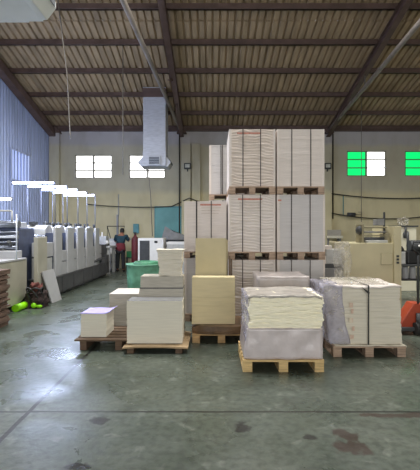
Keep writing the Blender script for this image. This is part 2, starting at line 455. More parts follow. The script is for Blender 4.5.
# ------------------------------------------------------------------ pallets
def make_pallet(w, d, h, nb, label, m, group, loc, blocks=3, rotz=0, skids=False, deck=None, overhang=0):
    e = thing('pallet', label, 'pallet', loc, rotz, group)
    bt=.022
    if deck:
        MB().soft(-w/2,w/2,0,d,h-.02,h,10,6,1,lambda p,n:p+Vector((0,0,-.018*(abs(p.x)/(w/2))**3+.006*noise.noise(p*5))),False).build('deck_sheet', M[deck], e)
    else:
        bw=d/nb*.72
        for i in range(nb):
            y=(d-bw)*i/(nb-1)
            MB().box(-w/2,w/2,y,y+bw,h-bt,h).build('deck_board', m, e)
    iw=w-2*overhang
    xs=[-iw/2+(iw-.11)*i/(blocks-1) for i in range(blocks)]
    if not deck and not skids:
        for x in xs: MB().box(x,x+.11,0,d,h-bt-.02,h-bt).build('stringer_board', m, e)
    for x in xs:
        if skids:
            MB().box(x,x+.09,0.02,d-.02,0,h-bt).build('skid', m, e)
        else:
            MB().box(x,x+.11,0,d,0,.018).build('bottom_board', m, e)
            for y in (0,(d-.12)/2,d-.12):
                MB().box(x,x+.11,y,y+.12,.018,h-bt-.02).build('block', m, e, .004)
    return e

# ------------------------------------------------------------------ paper stacks
def layered(mb, x0,x1,y0,y1,z0,z1,n,jit,seed=0):
    r=random.Random(seed); t=(z1-z0)/n
    for i in range(n):
        a,b,c,d=[r.uniform(-jit,jit) for _ in range(4)]
        mb.box(x0+a,x1+b,y0+c,y1+d,z0+i*t,z0+(i+1)*t)
    return mb
def ragged(amp, fx, fz, seed):
    def fn(p,n):
        q=Vector((p.x*fx+seed,p.y*fx+seed*1.7,p.z*fz))
        return p+n*amp*(noise.noise(q)+.5*noise.noise(q*2.3))
    return fn
def crumple(amp, f, seed):
    def fn(p,n):
        q=p*f+Vector((seed,seed*.7,seed*1.3))
        v=noise.noise_vector(q)+.5*noise.noise_vector(q*2.1)
        return p+v*amp
    return fn

G_T='tall stacks of strapped paper'
GP_T='pallets under the tall paper stacks'
def tall_stack(x0,x1,y0,z0,h,ph,mkey,label,plabel,seed,straps=(.3,.68),red=None,kind='smooth',d=1.05):
    cx=(x0+x1)/2; w=x1-x0
    make_pallet(w,d,ph,6,plabel,M['wood_red'],GP_T,(cx,y0,z0))
    e=thing('paper_stack',label,'paper stack',(cx,y0+.02,z0+ph),0,G_T)
    hh=h-ph-.004
    if kind=='wavy':
        def fn(p,n):
            wv=math.sin((p.z+.07*p.x+.05*noise.noise(Vector((p.x*4,seed,p.z*3))))*2*PI/.052)
            return p+Vector((n.x,n.y,0))*(.003*wv+.006*noise.noise(Vector((p.x*3,p.y*3,p.z*22+seed))))
        MB().soft(-w/2+.01,w/2-.01,0,d-.04,0,hh,16,6,150,fn,False).build('paper', M[mkey], e)
    else:
        mb=MB(); layered(mb,-w/2+.012,w/2-.012,0,d-.04,0,hh-.02,26,.0035,seed); mb.box(-w/2+.008,w/2-.008,-.004,d-.036,hh-.02,hh); mb.build('paper', M[mkey], e)
    # wrapper edges at the two sides, then the straps
    if kind!='bare':
        MB().box(-w/2,-w/2+.045,-.012,d-.03,0,hh).build('edge_wrapper', M['paper_white'], e)
        MB().box(w/2-.03,w/2,-.012,d-.03,0,hh).build('edge_wrapper', M['paper_white'], e)
    for s in straps:
        x=-w/2+w*s
        MB().box(x-.008,x+.008,-.018,-.014,0,hh).box(x-.008,x+.008,-.018,d-.03,hh,hh+.004).box(x-.008,x+.008,d-.034,d-.03,0,hh).build('strap', M['strap'], e)
    if red:
        a,b,zr=red
        MB().box(-w/2+w*a,-w/2+w*b,-.013,-.011,hh*zr-.014,hh*zr+.014).build('red_print', M['red_print'], e)
        for k in range(3): MB().box(-w/2+w*(a+.03),-w/2+w*(b-.03*k),-.013,-.011,hh*zr-.06-.05*k,hh*zr-.05-.05*k).build('faint_print', M['faint_print'], e)
    return e
P=1.146
tall_stack(.30,1.11,7.0,2*P,P,.14,'paper_pink','tall cream paper stack with rippled edges and red band, topmost left beside the duct side','worn wooden pallet under the topmost rippled paper stack',1,(.3,.68),(.17,.68,.93),'wavy')
tall_stack(1.14,1.97,7.0,2*P,P,.14,'paper_white','smooth white strapped paper stack, topmost of the right column','worn wooden pallet under the topmost smooth right paper stack',2,(.31,.71))
tall_stack(.29,1.11,7.0,P,P,.14,'paper_white','white strapped paper stack with red band, middle of the three-high left column','worn wooden pallet under the middle red-banded paper stack',3,(.3,.68),(.2,.72,.92),'wavy')
tall_stack(1.14,1.98,7.0,P,P,.14,'paper_cool','plain cool grey strapped paper stack, middle of the three-high right column','worn wooden pallet under the middle cool grey paper stack',4,(.3,.69),(.02,.09,.9))
tall_stack(.29,1.11,7.0,0,P,.14,'paper_white','white paper stack at the bottom of the left tall column behind tan boards','wooden pallet on the floor under the left tall column',5,(.3,.68),None,'wavy')
tall_stack(1.14,1.98,7.0,0,P,.14,'paper_cool','pale paper stack at the bottom of the right tall column behind wrapped stack','wooden pallet on the floor under the right tall column',6,(.3,.69))
tall_stack(-.51,.265,7.3,0,1.157,.14,'paper_cool','pale lilac paper stack on the floor at the left of the tall columns','wooden pallet on the floor under the pale lilac left stack',7,(.3,.66),None,'smooth',.95)
tall_stack(-.51,.265,7.3,1.157,1.04,.12,'paper_white','white paper stack with red band, second level at the far left, behind tan board','worn wooden pallet between the two leftmost paper stacks',8,(.29,.30,.64),(.38,.87,.93),'smooth',.95)
tall_stack(-.06,.76,8.3,0,P,.14,'paper_cool','paper stack at the bottom of the rear column, hidden behind the others','wooden pallet on the floor under the rear column',9,(.35,.7),None,'smooth',.9)
tall_stack(-.06,.76,8.3,P,P,.14,'paper_cool','paper stack in the middle of the rear column, hidden behind the others','wooden pallet under the middle of the rear column',10,(.35,.7),None,'smooth',.9)
tall_stack(-.06,.76,8.3,2*P,P,.12,'paper_cool','narrow-looking grey paper stack standing high behind the left column beside the wall pier','worn wooden pallet under the high rear grey stack',11,(.3,.34,.7),None,'smooth',.9)

# A: low stack with lavender sheets
make_pallet(.74,.75,.15,5,'dark low pallet under the small white stack with lavender sheets',M['wood_dark'],'dark skids of the left stacks',(-1.53,5.52,0),2,0,True,None,.07)
e=thing('paper_stack','small white paper stack topped with lavender sheets on a dark pallet','paper stack',(-1.67,5.65,.152))
layered(MB(),-.18,.18,0,.43,0,.325,9,.004,31).build('paper', M['paper_front'], e)
def curl(p,n): return p+Vector((0,0,.035*max(0,(p.x-.12)/.12)**2+.008*noise.noise(p*7)))
MB().soft(-.185,.235,-.005,.425,.327,.335,14,10,1,curl).build('lavender_sheet', M['lavender'], e)
# A2
make_pallet(.66,.78,.13,5,'dark low pallet under the white stack next to the green tub',M['wood_dark'],'dark skids of the left stacks',(-1.37,6.34,0),2,0,True)
e=thing('paper_stack','white paper stack between the lavender-topped stack and the wide beige stack','paper stack',(-1.37,6.4,.132))
layered(MB(),-.27,.24,0,.62,0,.505,14,.005,32).build('paper', M['paper_grey'], e)  # white paper; shade on the front is put into the grey colour
MB().box(-.275,.245,-.003,.62,.505,.512).build('top_sheet', M['paper_white'], e)  # white sheet added to carry the lighter, lit top
# B
make_pallet(.885,.86,.10,5,'dark skid with curled plywood sheet under the wide beige stack',M['wood_dark'],'dark skids of the left stacks',(-.765,5.37,0),2,0,True,'ply',.06)
e=thing('paper_stack','wide beige paper stack in front, left of the tan boards','paper stack',(-.79,5.5,.104))
layered(MB(),-.38,.38,0,.34,0,.58,15,.003,33).build('paper', M['paper_front'], e)
MB().box(-.375,.375,.006,.335,.58,.586).build('top_sheet', M['mid_grey'], e)  # grey sheet added here; its colour paints the shade on the stack top
e=thing('paper_stack','grey-beige two-tier paper stack behind the wide beige stack','paper stack',(-.74,5.86,.104))
mb=MB(); layered(mb,-.325,.32,0,.36,0,.70,16,.004,34); layered(mb,-.31,.31,.01,.35,.715,.88,4,.004,35); mb.build('paper', M['paper_grey'], e)
MB().box(-.32,.315,.005,.355,.70,.715).build('divider', M['dark_grey'], e)
# flared bundles
e=thing('paper_bundle','flared pile of curling paper bundles on top of the grey-beige stack','paper bundle',(-.62,5.88,.986))
def flare(p,n):
    t=p.z/.39
    s=.94+.24*t**3-.03*math.sin(t*9)
    q=Vector((p.x*s,.17+(p.y-.17)*s,p.z))
    return q+n*.012*(noise.noise(Vector((p.x*5,p.y*5,p.z*50)))+noise.noise(Vector((p.x*9,3,p.z*14))))
MB().soft(-.17,.175,0,.33,0,.39,12,8,44,flare,False).build('paper', M['paper_beige'], e)

# C: tan boards
make_pallet(.86,.9,.13,5,'brown pallet under the tan cardboard stacks and dark kraft sheets',M['wood'],None,(.14,5.9,0),3)
def kraft_fn(p,n):
    t=abs(p.x)/.43
    q=Vector((p.x,.33+(p.y-.33)*(1-.30*t**3),p.z))
    if p.z>.06: q.z=.118-.07*max(0,t-.72)**1.2*3+.006*noise.noise(p*5)*(t>.8)
    return q+Vector((n.x,n.y,0))*.02*(noise.noise(Vector((p.x*4,p.y*4,p.z*60)))+.5)
e=tag(MB().soft(-.43,.42,-.06,.72,0,.118,22,14,10,kraft_fn,False).build('kraft_sheets', M['kraft']),'dark brown kraft sheets with rounded drooping edges lying under the tan boards','kraft sheets')
e.location=(.14,5.92,.132)
e=thing('cardboard_stack','square tan cardboard stack standing in front on dark kraft sheets','cardboard',(.022,6.0,.254))
mb=MB(); layered(mb,-.325,.325,0,.26,0,.27,3,.003,41); layered(mb,-.325,.325,0,.26,.272,.40,2,.003,42); layered(mb,-.322,.322,0,.26,.402,.70,2,.002,43); mb.build('board', M['card_tan'], e)
e=thing('cardboard_stack','taller darker tan cardboard sheets leaning behind the square tan stack','cardboard',(-.015,6.33,.256))
rot=Matrix.Rotation(math.radians(-5),3,'X')
mb=MB()
for k in range(8): mb.box(-.248+.002*(k%2),.235+.006*k,.0+.028*k,.026+.028*k,0,1.28-.004*k)
o=mb.build('board', M['card_dark'], e); o.rotation_euler=(math.radians(-2.5),0,0)
for k in range(2):
    o=MB().box(.29+.03*k,.31+.03*k,.05,.22,0,1.0-.05*k).build('edge_batten', M['kraft'], e); o.rotation_euler=(math.radians(-2.5),0,0)

# D: front wrapped stack
make_pallet(.95,.82,.14,6,'pale new wooden pallet under the front film-wrapped cream stack',M['wood_pale'],None,(.837,4.68,0),3)
e=thing('wrapped_stack','film-wrapped stack with ragged cream middle layer, frontmost on a pale pallet','paper stack',(.837,4.70,.142))
def tap(p,n):
    t=p.z/.36
    q=Vector((p.x*(1-.045*t)+.018*t,p.y,p.z))
    return q+n*.012*noise.noise(q*6)+noise.noise_vector(q*11)*.007
MB().soft(-.462,.468,0,.76,0,.36,26,12,12,tap).build('wrapped_base', M['wrap_pink'], e)
rg=ragged(.02,5,42,3.1)
MB().soft(-.398,.468,.01,.70,.355,.735,60,20,60,lambda p,n:rg(p,n)+Vector((.012*math.sin(p.z*30),0,.012*noise.noise(Vector((p.x*6,p.y*6,0))))),False).build('cream_layer', M['paper_cream'], e)
MB().soft(-.412,.465,.0,.72,.722,.75,30,24,2,lambda p,n:crumple(.013,9,5)(p,n)-Vector((0,0,.03*max(0,abs(p.x)/.44-.8)*5*.6)),True).build('film_cover', M['wrap_grey'], e)
cf=crumple(.02,9,2.2)
MB().soft(-.44,-.405,.03,.7,.2,.74,4,14,14,cf).build('shrink_film', M['shrink'], e)
MB().soft(.474,.49,.04,.7,.2,.74,4,14,14,cf).build('shrink_film', M['shrink'], e)
# behind it
make_pallet(.84,.8,.14,6,'wooden pallet on the floor under the grey wrapped block behind the cream stack',M['wood'],None,(1.02,5.62,0),3)
e=thing('wrapped_stack','grey film-wrapped block rising behind the frontmost cream stack','paper stack',(1.02,5.66,.15))
MB().soft(-.37,.365,0,.7,0,.85,20,10,16,crumple(.016,6,9)).build('wrapped_block', M['wrap_block'], e)

# E: right strapped stack
make_pallet(.95,.9,.14,6,'wooden pallet under the black-strapped beige stack in front of cream machine',M['wood_red'],None,(2.065,5.24,0),3)
e=thing('wrapped_stack','beige paper stack with one black strap and torn film on its left side','paper stack',(2.08,5.28,.145))
MB().soft(-.46,.47,-.04,.8,-.004,.012,20,8,1,lambda p,n:p+Vector((0,0,.012*noise.noise(p*6)-.012*(abs(p.x)/.46)**4)),False).build('base_sheet', M['paper_beige'], e)
def shear(p,n):
    t=p.z/.76
    q=Vector((p.x*(1-.03*t)-.012*t,p.y+.02*t,p.z))
    return q+n*.010*(noise.noise(Vector((p.x*3,p.y*3,p.z*34)))+.8*noise.noise(Vector((p.x*2,1,p.z*9))))
MB().soft(-.40,.43,0,.74,.014,.76,16,10,60,shear,False).build('paper', M['paper_beige'], e)
MB().soft(-.42,.42,-.01,.76,.75,.775,18,12,1,crumple(.018,6,4)).build('top_sheet', M['paper_white'], e)
MB().box(-.032,-.016,-.03,-.024,.01,.79).box(-.032,-.016,-.03,.76,.787,.791).build('strap', M['strap_black'], e)
MB().prism([(-.115,.765),(-.02,.665),(-.012,.70),(-.06,.735)],'y',-.038,-.032).build('torn_flap', M['strap_black'], e)
for k,(zz,xx,ww) in enumerate(((.08,-.24,.05),(.19,-.22,.035),(.3,-.25,.05),(.42,-.235,.03),(.5,-.25,.045))): MB().box(xx-ww/2,xx+ww/2,-.022,-.019,zz,zz+.06).build('red_mark', M['red_smear'], e)
MB().soft(-.62,-.36,-.03,.70,.02,.79,10,14,18,lambda p,n:crumple(.022,5,8)(Vector((p.x*(1)+.08*((p.z/.79)**2)*0-.0,p.y,p.z)),n)+Vector((.10*(1-p.z/.79)**2,0,0)),True).build('shrink_film', M['shrink'], e)
MB().soft(-.38,.30,.10,.78,.785,.81,22,14,2,crumple(.014,8,6),True).build('film_cover', M['clear_film'], e)

# clear film bundle standing behind E
e=thing('film_bundle','crumpled bundle of clear plastic film standing behind the strapped beige stack','plastic film',(2.13,6.35,0))
MB().box(-.3,.3,0,.5,.0,.86).build('carton', M['paper_grey'], e, .01)
MB().soft(-.12,.10,.08,.28,.86,1.46,12,12,24,lambda p,n:crumple(.05,5,11)(Vector((p.x*(1-.25*abs((p.z-1.1)/.4)),p.y,p.z)),n)).build('film', M['clear_film'], e)
# grey cartons between the tall column and the film
e=thing('carton_stack','grey cartons stacked beside the right tall column','carton',(2.38,7.55,0))
MB().box(-.30,.08,0,.5,0,.95).build('carton', M['mid_grey'], e, .01)
MB().box(-.32,.1,.02,.45,.95,1.03).build('dark_tray', M['dark_grey'], e, .005)
MB().box(-.22,.08,.02,.45,1.03,1.30).build('carton', M['light_grey'], e, .01)
MB().box(-.33,-.22,.02,.4,1.03,1.18).box(-.25,-.1,.04,.4,1.30,1.37).build('paper', M['paper_white'], e, .005)

# ------------------------------------------------------------------ printing press on the left
XP=-3.88
pr=thing('printing_press','long pale multi-unit printing press under the tube lamps along the left wall','printing press',(-4.4,11.5,0))
def PB(name, m, fn, parent=pr, bevel=0):
    mb=MB(); fn(mb)
    off=Vector((-4.4,11.5,0))
    for v in mb.bm.verts: v.co-=off
    return mb.build(name, M[m], parent, bevel)
def base(mb):
    mb.box(-5.1,-3.98,9.5,15.0,0,.10); mb.box(-5.1,-3.86,9.45,15.0,.10,.48)
    y=9.45
    while y<15.1:
        mb.box(-3.865,-3.845,y-.012,y+.012,.1,.48); y+=.86
    mb.box(-5.1,-3.84,9.4,15.02,.48,.51)
PB('walkway_base','press_base',base)
TW=[(9.93,10.44),(10.78,11.33),(11.58,12.22),(12.42,13.15),(13.38,13.86)]
for i,(y0,y1) in enumerate(TW):
    u=PB('printing_unit','press_blue',lambda mb:mb.box(-4.85,-3.96,y0+.03,y1-.03,.51,1.60).box(-4.85,-4.1,y0+.1,y1+.25,.51,1.25))
    PB('side_cover','press_white',lambda mb:mb.box(-3.95,XP,y0,y1-.06,.51,1.75),u,.02)
    PB('side_cover','press_white',lambda mb:mb.box(-5.05,-4.83,y0,y1,.51,1.75),u,.03)
    PB('top_hood','light_grey',lambda mb:mb.prism([(y0+.02,1.55),(y1-.02,1.55),(y1-.05,1.72),(y1-.18,1.80),(y0+.18,1.80),(y0+.04,1.70)],'x',-4.83,-4.15),u,.01)
    ny=TW[i+1][0] if i<4 else y1+.3
    PB('lower_guard','press_white',lambda mb:mb.box(-4.12,XP-.03,y1+.01,ny-.01,.51,.84).box(-4.12,XP-.03,y1+.01,ny-.01,.86,1.14),u,.012)
    PB('recess','press_dark',lambda mb:mb.box(-4.4,-4.0,y1+.01,ny-.05,1.14,1.5),u)
    for zz,yy in ((1.5,y0-.06),(1.34,y0-.09),(1.18,y0-.07)):
        PB('roller','roller',lambda mb:mb.tube([(-4.85,yy,zz),(-4.1,yy,zz)],.06,12),u)
    PB('knob','dark_grey',lambda mb:mb.tube([(-4.0,y0+.15,1.75),(-4.0,y0+.15,1.87)],.035,8).tube([(-4.25,y0+.3,1.72),(-4.25,y0+.3,1.9)],.03,8).box(-4.6,-4.45,y0+.1,y0+.3,1.8,1.88),u)
# near end: low tower, delivery and hood
PB('control_tower','press_beige',lambda mb:mb.box(-3.97,-3.87,8.9,9.4,.0,1.515),pr,.01)
PB('side_box','press_white',lambda mb:mb.box(-4.25,-3.93,9.42,9.9,1.03,1.37),pr,.01)
PB('side_box','light_grey',lambda mb:mb.box(-4.25,-3.95,9.42,9.9,.5,1.0),pr,.01)
PB('delivery_side','press_beige',lambda mb:mb.prism([(6.4,.10),(8.6,.10),(8.9,.25),(8.9,1.02),(6.4,1.0)],'x',-4.2,-4.12).box(-4.2,-4.13,6.4,6.5,0,.2),pr,.006)
PB('delivery_table','press_white',lambda mb:mb.box(-6.3,-4.1,6.4,8.85,1.02,1.06),pr,.006)
PB('delivery_body','press_beige',lambda mb:mb.box(-6.3,-4.22,6.5,8.8,.1,1.02),pr)
PB('delivery_box','press_white',lambda mb:mb.box(-4.6,-4.2,8.55,8.85,1.06,1.22),pr,.01)
PB('hood','press_blue',lambda mb:mb.box(-6.3,-4.32,9.0,9.75,.3,1.72).box(-6.3,-4.75,8.2,9.0,1.06,1.45),pr,.02)
PB('hood_rail','roller',lambda mb:[mb.tube([(-6.3,8.96-.02*k,z),(-4.32,8.96-.02*k,z)],r,10) for k,(z,r) in enumerate(((1.80,.09),(1.62,.035),(1.52,.05),(1.40,.03),(1.28,.05)))])
PB('hood_cover','light_grey',lambda mb:mb.prism([(8.95,1.72),(9.8,1.72),(9.7,1.86),(9.1,1.86)],'x',-6.2,-4.5),pr,.01)
PB('front_grille','press_dark',lambda mb:[mb.box(-6.2+.16*k,-6.08+.16*k,8.16,8.2,1.1,1.4) for k in range(9)])
PB('chain_guard','dark_grey',lambda mb:mb.box(-4.72,-4.4,8.88,8.98,1.08,1.36).tube([(-4.6,8.86,1.2),(-4.6,8.7,1.2)],.07,10).tube([(-4.45,8.9,1.3),(-4.45,8.75,1.42)],.04,8))
PB('hand_rail','post_white',lambda mb:mb.tube([(-4.08,8.35,1.06),(-4.08,8.35,2.0)],.015,8).tube([(-5.6,8.35,1.52),(-4.08,8.35,1.52)],.014,8))
PB('hand_rail','light_grey',lambda mb:mb.tube([(-6.6,8.9,2.1),(-4.45,8.9,2.1)],.018,8).tube([(-4.45,8.9,2.1),(-4.45,8.9,1.8)],.018,8))
# far end of the press
PB('feeder','press_base',lambda mb:mb.box(-4.9,-4.0,14.1,15.6,.51,1.15).box(-3.98,-3.75,13.9,14.2,.51,.72).box(-4.1,-3.8,14.5,14.75,.51,.78).tube([(-3.95,13.3,.62),(-3.8,13.6,.70),(-3.9,14.0,.60)],.05,8))
PB('feeder_table','light_grey',lambda mb:mb.box(-4.9,-3.85,15.1,16.2,1.0,1.08).box(-4.0,-3.9,15.2,15.3,0,1.0).box(-4.0,-3.9,16.0,16.1,0,1.0).box(-4.8,-4.0,15.1,15.5,1.08,1.45),pr,.01)
PB('knob','white_plain',lambda mb:mb.blob((-4.05,15.2,1.22),(.13,.1,.1)).tube([(-4.2,15.3,1.08),(-4.2,15.3,1.6)],.03,8))

# tube lamps
lamp_words=('nearest to the viewer','second from the viewer','middle of the row','fourth from the viewer','farthest from the viewer')
for i,y in enumerate((9.89,10.72,11.58,12.42,13.28)):
    e=thing('tube_lamp','white tube lamp on thin posts over the press, '+lamp_words[i],'lamp',(-4.415,y,1.76),0,'tube lamps over the press')
    zt=2.84-1.76
    for x in (-.54,.51): MB().box(x,x+.03,-.025,.025,zt-.03,zt+.03).build('socket', M['post_blue'], e)
    MB().tube([(-.53,0,zt),(.53,0,zt)],.024,10).build('tube', tube_blue, e)
    for x in (-.535,.535):
        MB().tube([(x,0,0),(x,0,zt+.03)],.012,8).build('post', M['post_blue'], e)
e=thing('tube_lamp','warm tube lamp alone at the left edge over the press delivery','lamp',(-4.9,8.9,1.86))
MB().tube([(-.75,0,.5),(.45,0,.5)],.03,10).build('tube', tube_warm, e)
for x in (-.77,.43): MB().box(x,x+.03,-.025,.025,.46,.54).build('socket', M['post_blue'], e)
MB().tube([(-.7,0,-.02),(-.7,0,.53)],.015,8).build('post', M['post_white'], e)

# leaning white panel, rag heap, green tube, brown boards
e=tag(MB().hexa([(-3.67,9.12,.0),(-3.64,9.12,.0),(-3.62,9.64,.0),(-3.65,9.64,.0),(-3.86,9.03,.72),(-3.83,9.03,.735),(-3.805,9.62,.745),(-3.835,9.62,.73)]).build('leaning_panel', M['press_white'], bevel=.004),'white flat panel leaning against the press, beside the rag heap','panel')
e=thing('rag_heap','dark tangled heap of rags and hoses on the floor by the press','rags',(-3.80,8.70,0))
MB().soft(-.2,.2,-.18,.12,0,.32,12,10,12,lambda p,n:crumple(.07,7,21)(Vector((p.x*(1-.5*p.z),p.y,p.z)),n)).build('dark_rags', M['rag'], e)
MB().soft(-.12,.08,-.14,.06,.24,.5,10,8,10,crumple(.08,9,13)).build('reddish_rag', M['rag_red'], e)
mb=MB()
for k in range(5):
    a=k*1.3
    mb.tube([(math.cos(a+t*.9)*.17,-.12+math.sin(a+t*.9)*.1,.06+.38*math.sin(t*.75+.2*k)) for t in [j*.5 for j in range(8)]],.02,6)
mb.build('hose', M['black'], e)
MB().blob((.02,-.22,.07),(.06,.04,.06)).blob((.12,-.19,.05),(.07,.04,.04)).build('green_scrap', M['neon'], e)
e=thing('green_tube','bright lime green tube lying on the floor by the press','tube',(-4.0,8.15,.075))
MB().tube([(0,0,0),(.012,.33,.0),(.03,.66,.01)],[.075,.073,.06],16).build('tube', M['neon'], e)
MB().tube([(0,-.012,0),(0,.03,0)],.078,16).build('end_cap', M['neon'], e)
e=thing('board_stack','ragged brown waste boards piled on the floor at the left edge','boards',(-3.85,6.55,0))
layered(MB(),-.24,.26,0,.5,0,.98,36,.03,77).build('boards', M['board_brown'], e)

# ------------------------------------------------------------------ ducts
def duct(label, x, y, zb, m, w=.84):
    e=thing('air_duct',label,'duct',(x,y,zb))
    top=roof_z(y-.42)-zb
    MB().box(-w/2,w/2,-.42,.42,.55,top-.05).build('shaft', M[m], e, .01)
    mb=MB()
    for k in range(1,int((top-.6)/.6)+1): mb.box(-w/2-.012,w/2+.012,-.432,.432,.55+.6*k-.015,.55+.6*k+.015)
    mb.build('flange', M[m], e)
    MB().box(-w/2-.02,w/2+.02,-.44,.44,top-.42,top-.08).build('collar', M['steel_brown'], e)
    MB().box(-w/2-.01,w/2+.01,-.43,.43,.02,.57).build('outlet_box', M[m], e, .01)
    for sgn in (-1,1):
        mb=MB(); mb.prism([(sgn*w/2,.40),(sgn*.60,.20),(sgn*.60,.13),(sgn*.50,0),(sgn*w/2,0)],'y',-.36,.36)
        mb.build('side_hood', M[m], e, .008)
        g=MB().prism([(sgn*.445,.40),(sgn*.612,.215),(sgn*.612,.12),(sgn*.604,.12),(sgn*.604,.21),(sgn*.44,.392)],'y',-.30,.30).build('grille', M['grille'], e)
        f=MB().box(-.24,.24,sgn*.46-.03,sgn*.46+.03,.04,.38).build('outlet_frame', M[m], e, .008)
        g=MB().box(-.19,.19,sgn*.49-.008,sgn*.49+.008,.08,.34).build('grille', M['grille'], e)
        for k in range(4): MB().box(-.19,.19,sgn*.50-.01,sgn*.50+.01,.11+.06*k,.122+.06*k).build('louvre', M[m], g)
    return e
duct('grey sheet-metal air duct hanging from the roof before the second window',-2.16,15.4,4.07,'galv')
duct('white air duct outlet with dark grille overhead at the top left corner',-2.36,4.16,4.03,'duct_white')

# cables
def cable(label, pts, r=.012, m='wire', name='cable'):
    return tag(MB().tube(pts,r,6).build(name, M[m]), label, 'cable')
def sag(a,b,s,n=14):
    a,b=Vector(a),Vector(b)
    return [a.lerp(b,i/n)-Vector((0,0,s*4*(i/n)*(1-i/n))) for i in range(n+1)]
cable('pale cord hanging down from the roof at the upper left',[(-4.25,11.0,8.1),(-4.2,11.6,6.2),(-4.15,11.7,4.5),(-4.14,11.7,4.36)],.018,'wire')
cable('thin grey drop cable hanging left of the grey duct',[(-2.85,12.8,7.64),(-2.85,12.8,3.45)],.014,'wire')
cable('thin cable dropping from the grey duct head',[(-2.4,15.0,4.09),(-2.33,15.2,3.0),(-2.28,15.3,1.45)],.016,'wire')
cable('dark conduit running down the left edge of the wall pier',[(-1.46,17.93,6.0),(-1.46,17.93,1.2)],.03,'wire_dark')
cable('black cable sagging along the back wall from the press to the pier',sag((-5.6,17.9,2.85),(-1.8,17.9,2.75),.08)+sag((-1.8,17.9,2.75),(-1.0,17.62,3.1),-.0,4)[1:]+sag((-1.0,17.62,3.1),(.5,17.7,2.85),.1,6)[1:],.024,'wire_dark')
cable('upper cable running along the back wall right of the tall stacks',sag((5.0,17.9,3.38),(10.5,17.9,3.2),.18),.028,'wire_dark')
cable('lower cable sagging along the back wall right of the tall stacks',sag((4.9,17.9,2.55),(9.9,17.9,2.35),.25),.028,'wire_dark')
cable('thin drop cable hanging beside the third window',[(5.75,15.4,6.99),(5.75,15.4,2.0)],.012,'wire')
cable('dark conduit dropping down beside the right pier',[(5.42,17.93,6.0),(5.42,17.93,2.2)],.03,'wire_dark')
cable('short pale hanging hose on the wall left of the grey duct',[(-4.2,17.975,3.3),(-4.2,17.975,2.3)],.03,'light_grey')
cable('short green wire hanging on the wall below the third window',[(5.9,17.975,3.25),(5.9,17.975,2.35)],.02,'teal_dark')

# flood lamps on the piers
for x,lb in ((-1.08,'small dark floodlight with pale unlit face on the pier left of tall stacks'),(5.1,'small dark floodlight on the pier right of tall stacks')):
    e=thing('flood_light',lb,'lamp',(x,17.69,4.38))
    MB().box(-.15,.15,-.12,0,0,.26).build('housing', M['dark_grey'], e, .015)
    MB().box(-.10,.10,-.128,-.118,.06,.21).build('lens', lamp_face, e)
    MB().tube([(0,-.02,-.0),(0,.0,-.1)],.03,6).build('bracket', M['dark_grey'], e)

# ------------------------------------------------------------------ back of the hall
e=thing('notice_board','large teal board on the back wall behind the white cabinet','board',(-1.95,17.96,1.15))
MB().box(-.6,.6,-.03,.03,0,1.58).build('panel', M['teal'], e)
MB().box(-.63,.63,-.045,.035,1.55,1.61).box(-.63,-.59,-.045,.035,0,1.58).box(.59,.63,-.045,.035,0,1.58).build('frame', M['teal_dark'], e)
tag(MB().box(-3.53,-3.28,17.9,17.98,1.55,1.97).build('switch_box', M['teal_dark'], bevel=.01),'small teal switch box on the back wall above the maroon cylinder','switch box')
e=thing('cabinet','white machine cabinet with dark glass front in front of the teal board','cabinet',(-2.3,15.0,0))
MB().box(-.48,.48,0,.8,.06,1.38).box(-.44,.44,.05,.75,0,.06).build('body', M['white_plain'], e, .015)
MB().box(-.41,-.04,-.015,.002,.45,1.29).build('glass_door', M['dark_grey'], e, .005)
MB().box(.14,.26,-.012,.002,1.2,1.28).build('display', M['black'], e)
MB().box(.0,.46,-.008,.002,.1,1.33).build('side_panel', M['white_plain'], e, .004)
e=thing('grey_machine','dark grey machine with a sloped cover below the teal board','machine',(-1.55,16.2,0))
MB().prism([(-.45,.0),(.48,.0),(.48,1.45),(.2,1.55),(-.3,1.75),(-.45,1.3)],'y',0,.8).build('body', M['dark_grey'], e, .02)
MB().prism([(-.5,1.3),(-.35,1.85),(.0,1.62),(.4,1.5),(.42,1.3)],'y',-.05,.02).build('cover', M['mid_grey'], e)
e=thing('pale_box','pale grey box beside the dark grey machine, behind flared bundles','box',(-1.3,15.0,0))
MB().box(-.4,.3,0,.7,0,1.2).build('body', M['light_grey'], e, .01)
MB().box(-.41,.31,-.01,.71,1.14,1.24).build('lid', M['white_plain'], e, .008)
e=thing('gas_cylinder','maroon cylinder standing between the white cabinet and the person','cylinder',(-3.15,16.4,0))
MB().lathe([(.01,0),(.15,0),(.155,.05),(.155,1.25),(.13,1.36),(.06,1.44),(.05,1.5)],0,0,16).build('body', M['maroon'], e)
MB().tube([(0,0,1.5),(0,0,1.6)],.035,8).tube([(-.07,0,1.57),(.07,0,1.57)],.02,8).build('valve', M['dark_grey'], e)
e=thing('green_tub','big round green tub with a dark green liner behind the left stacks','tub',(-1.82,10.6,0))
MB().lathe([(.36,0),(.40,.02),(.425,.45),(.435,.74),(.455,.76),(.455,.79),(.42,.79),(.40,.7),(.02,.6)],0,0,32).build('tub', M['green_tub'], e)
def lw(a,z): return .05*math.sin(a*5+z*9)+.03*math.sin(a*9)
MB().lathe([(.30,.66),(.345,.76),(.35,.82),(.31,.85),(.26,.82),(.20,.72),(.02,.64)],0.09,0,40,wob=lw).build('liner', M['green_bag'], e)
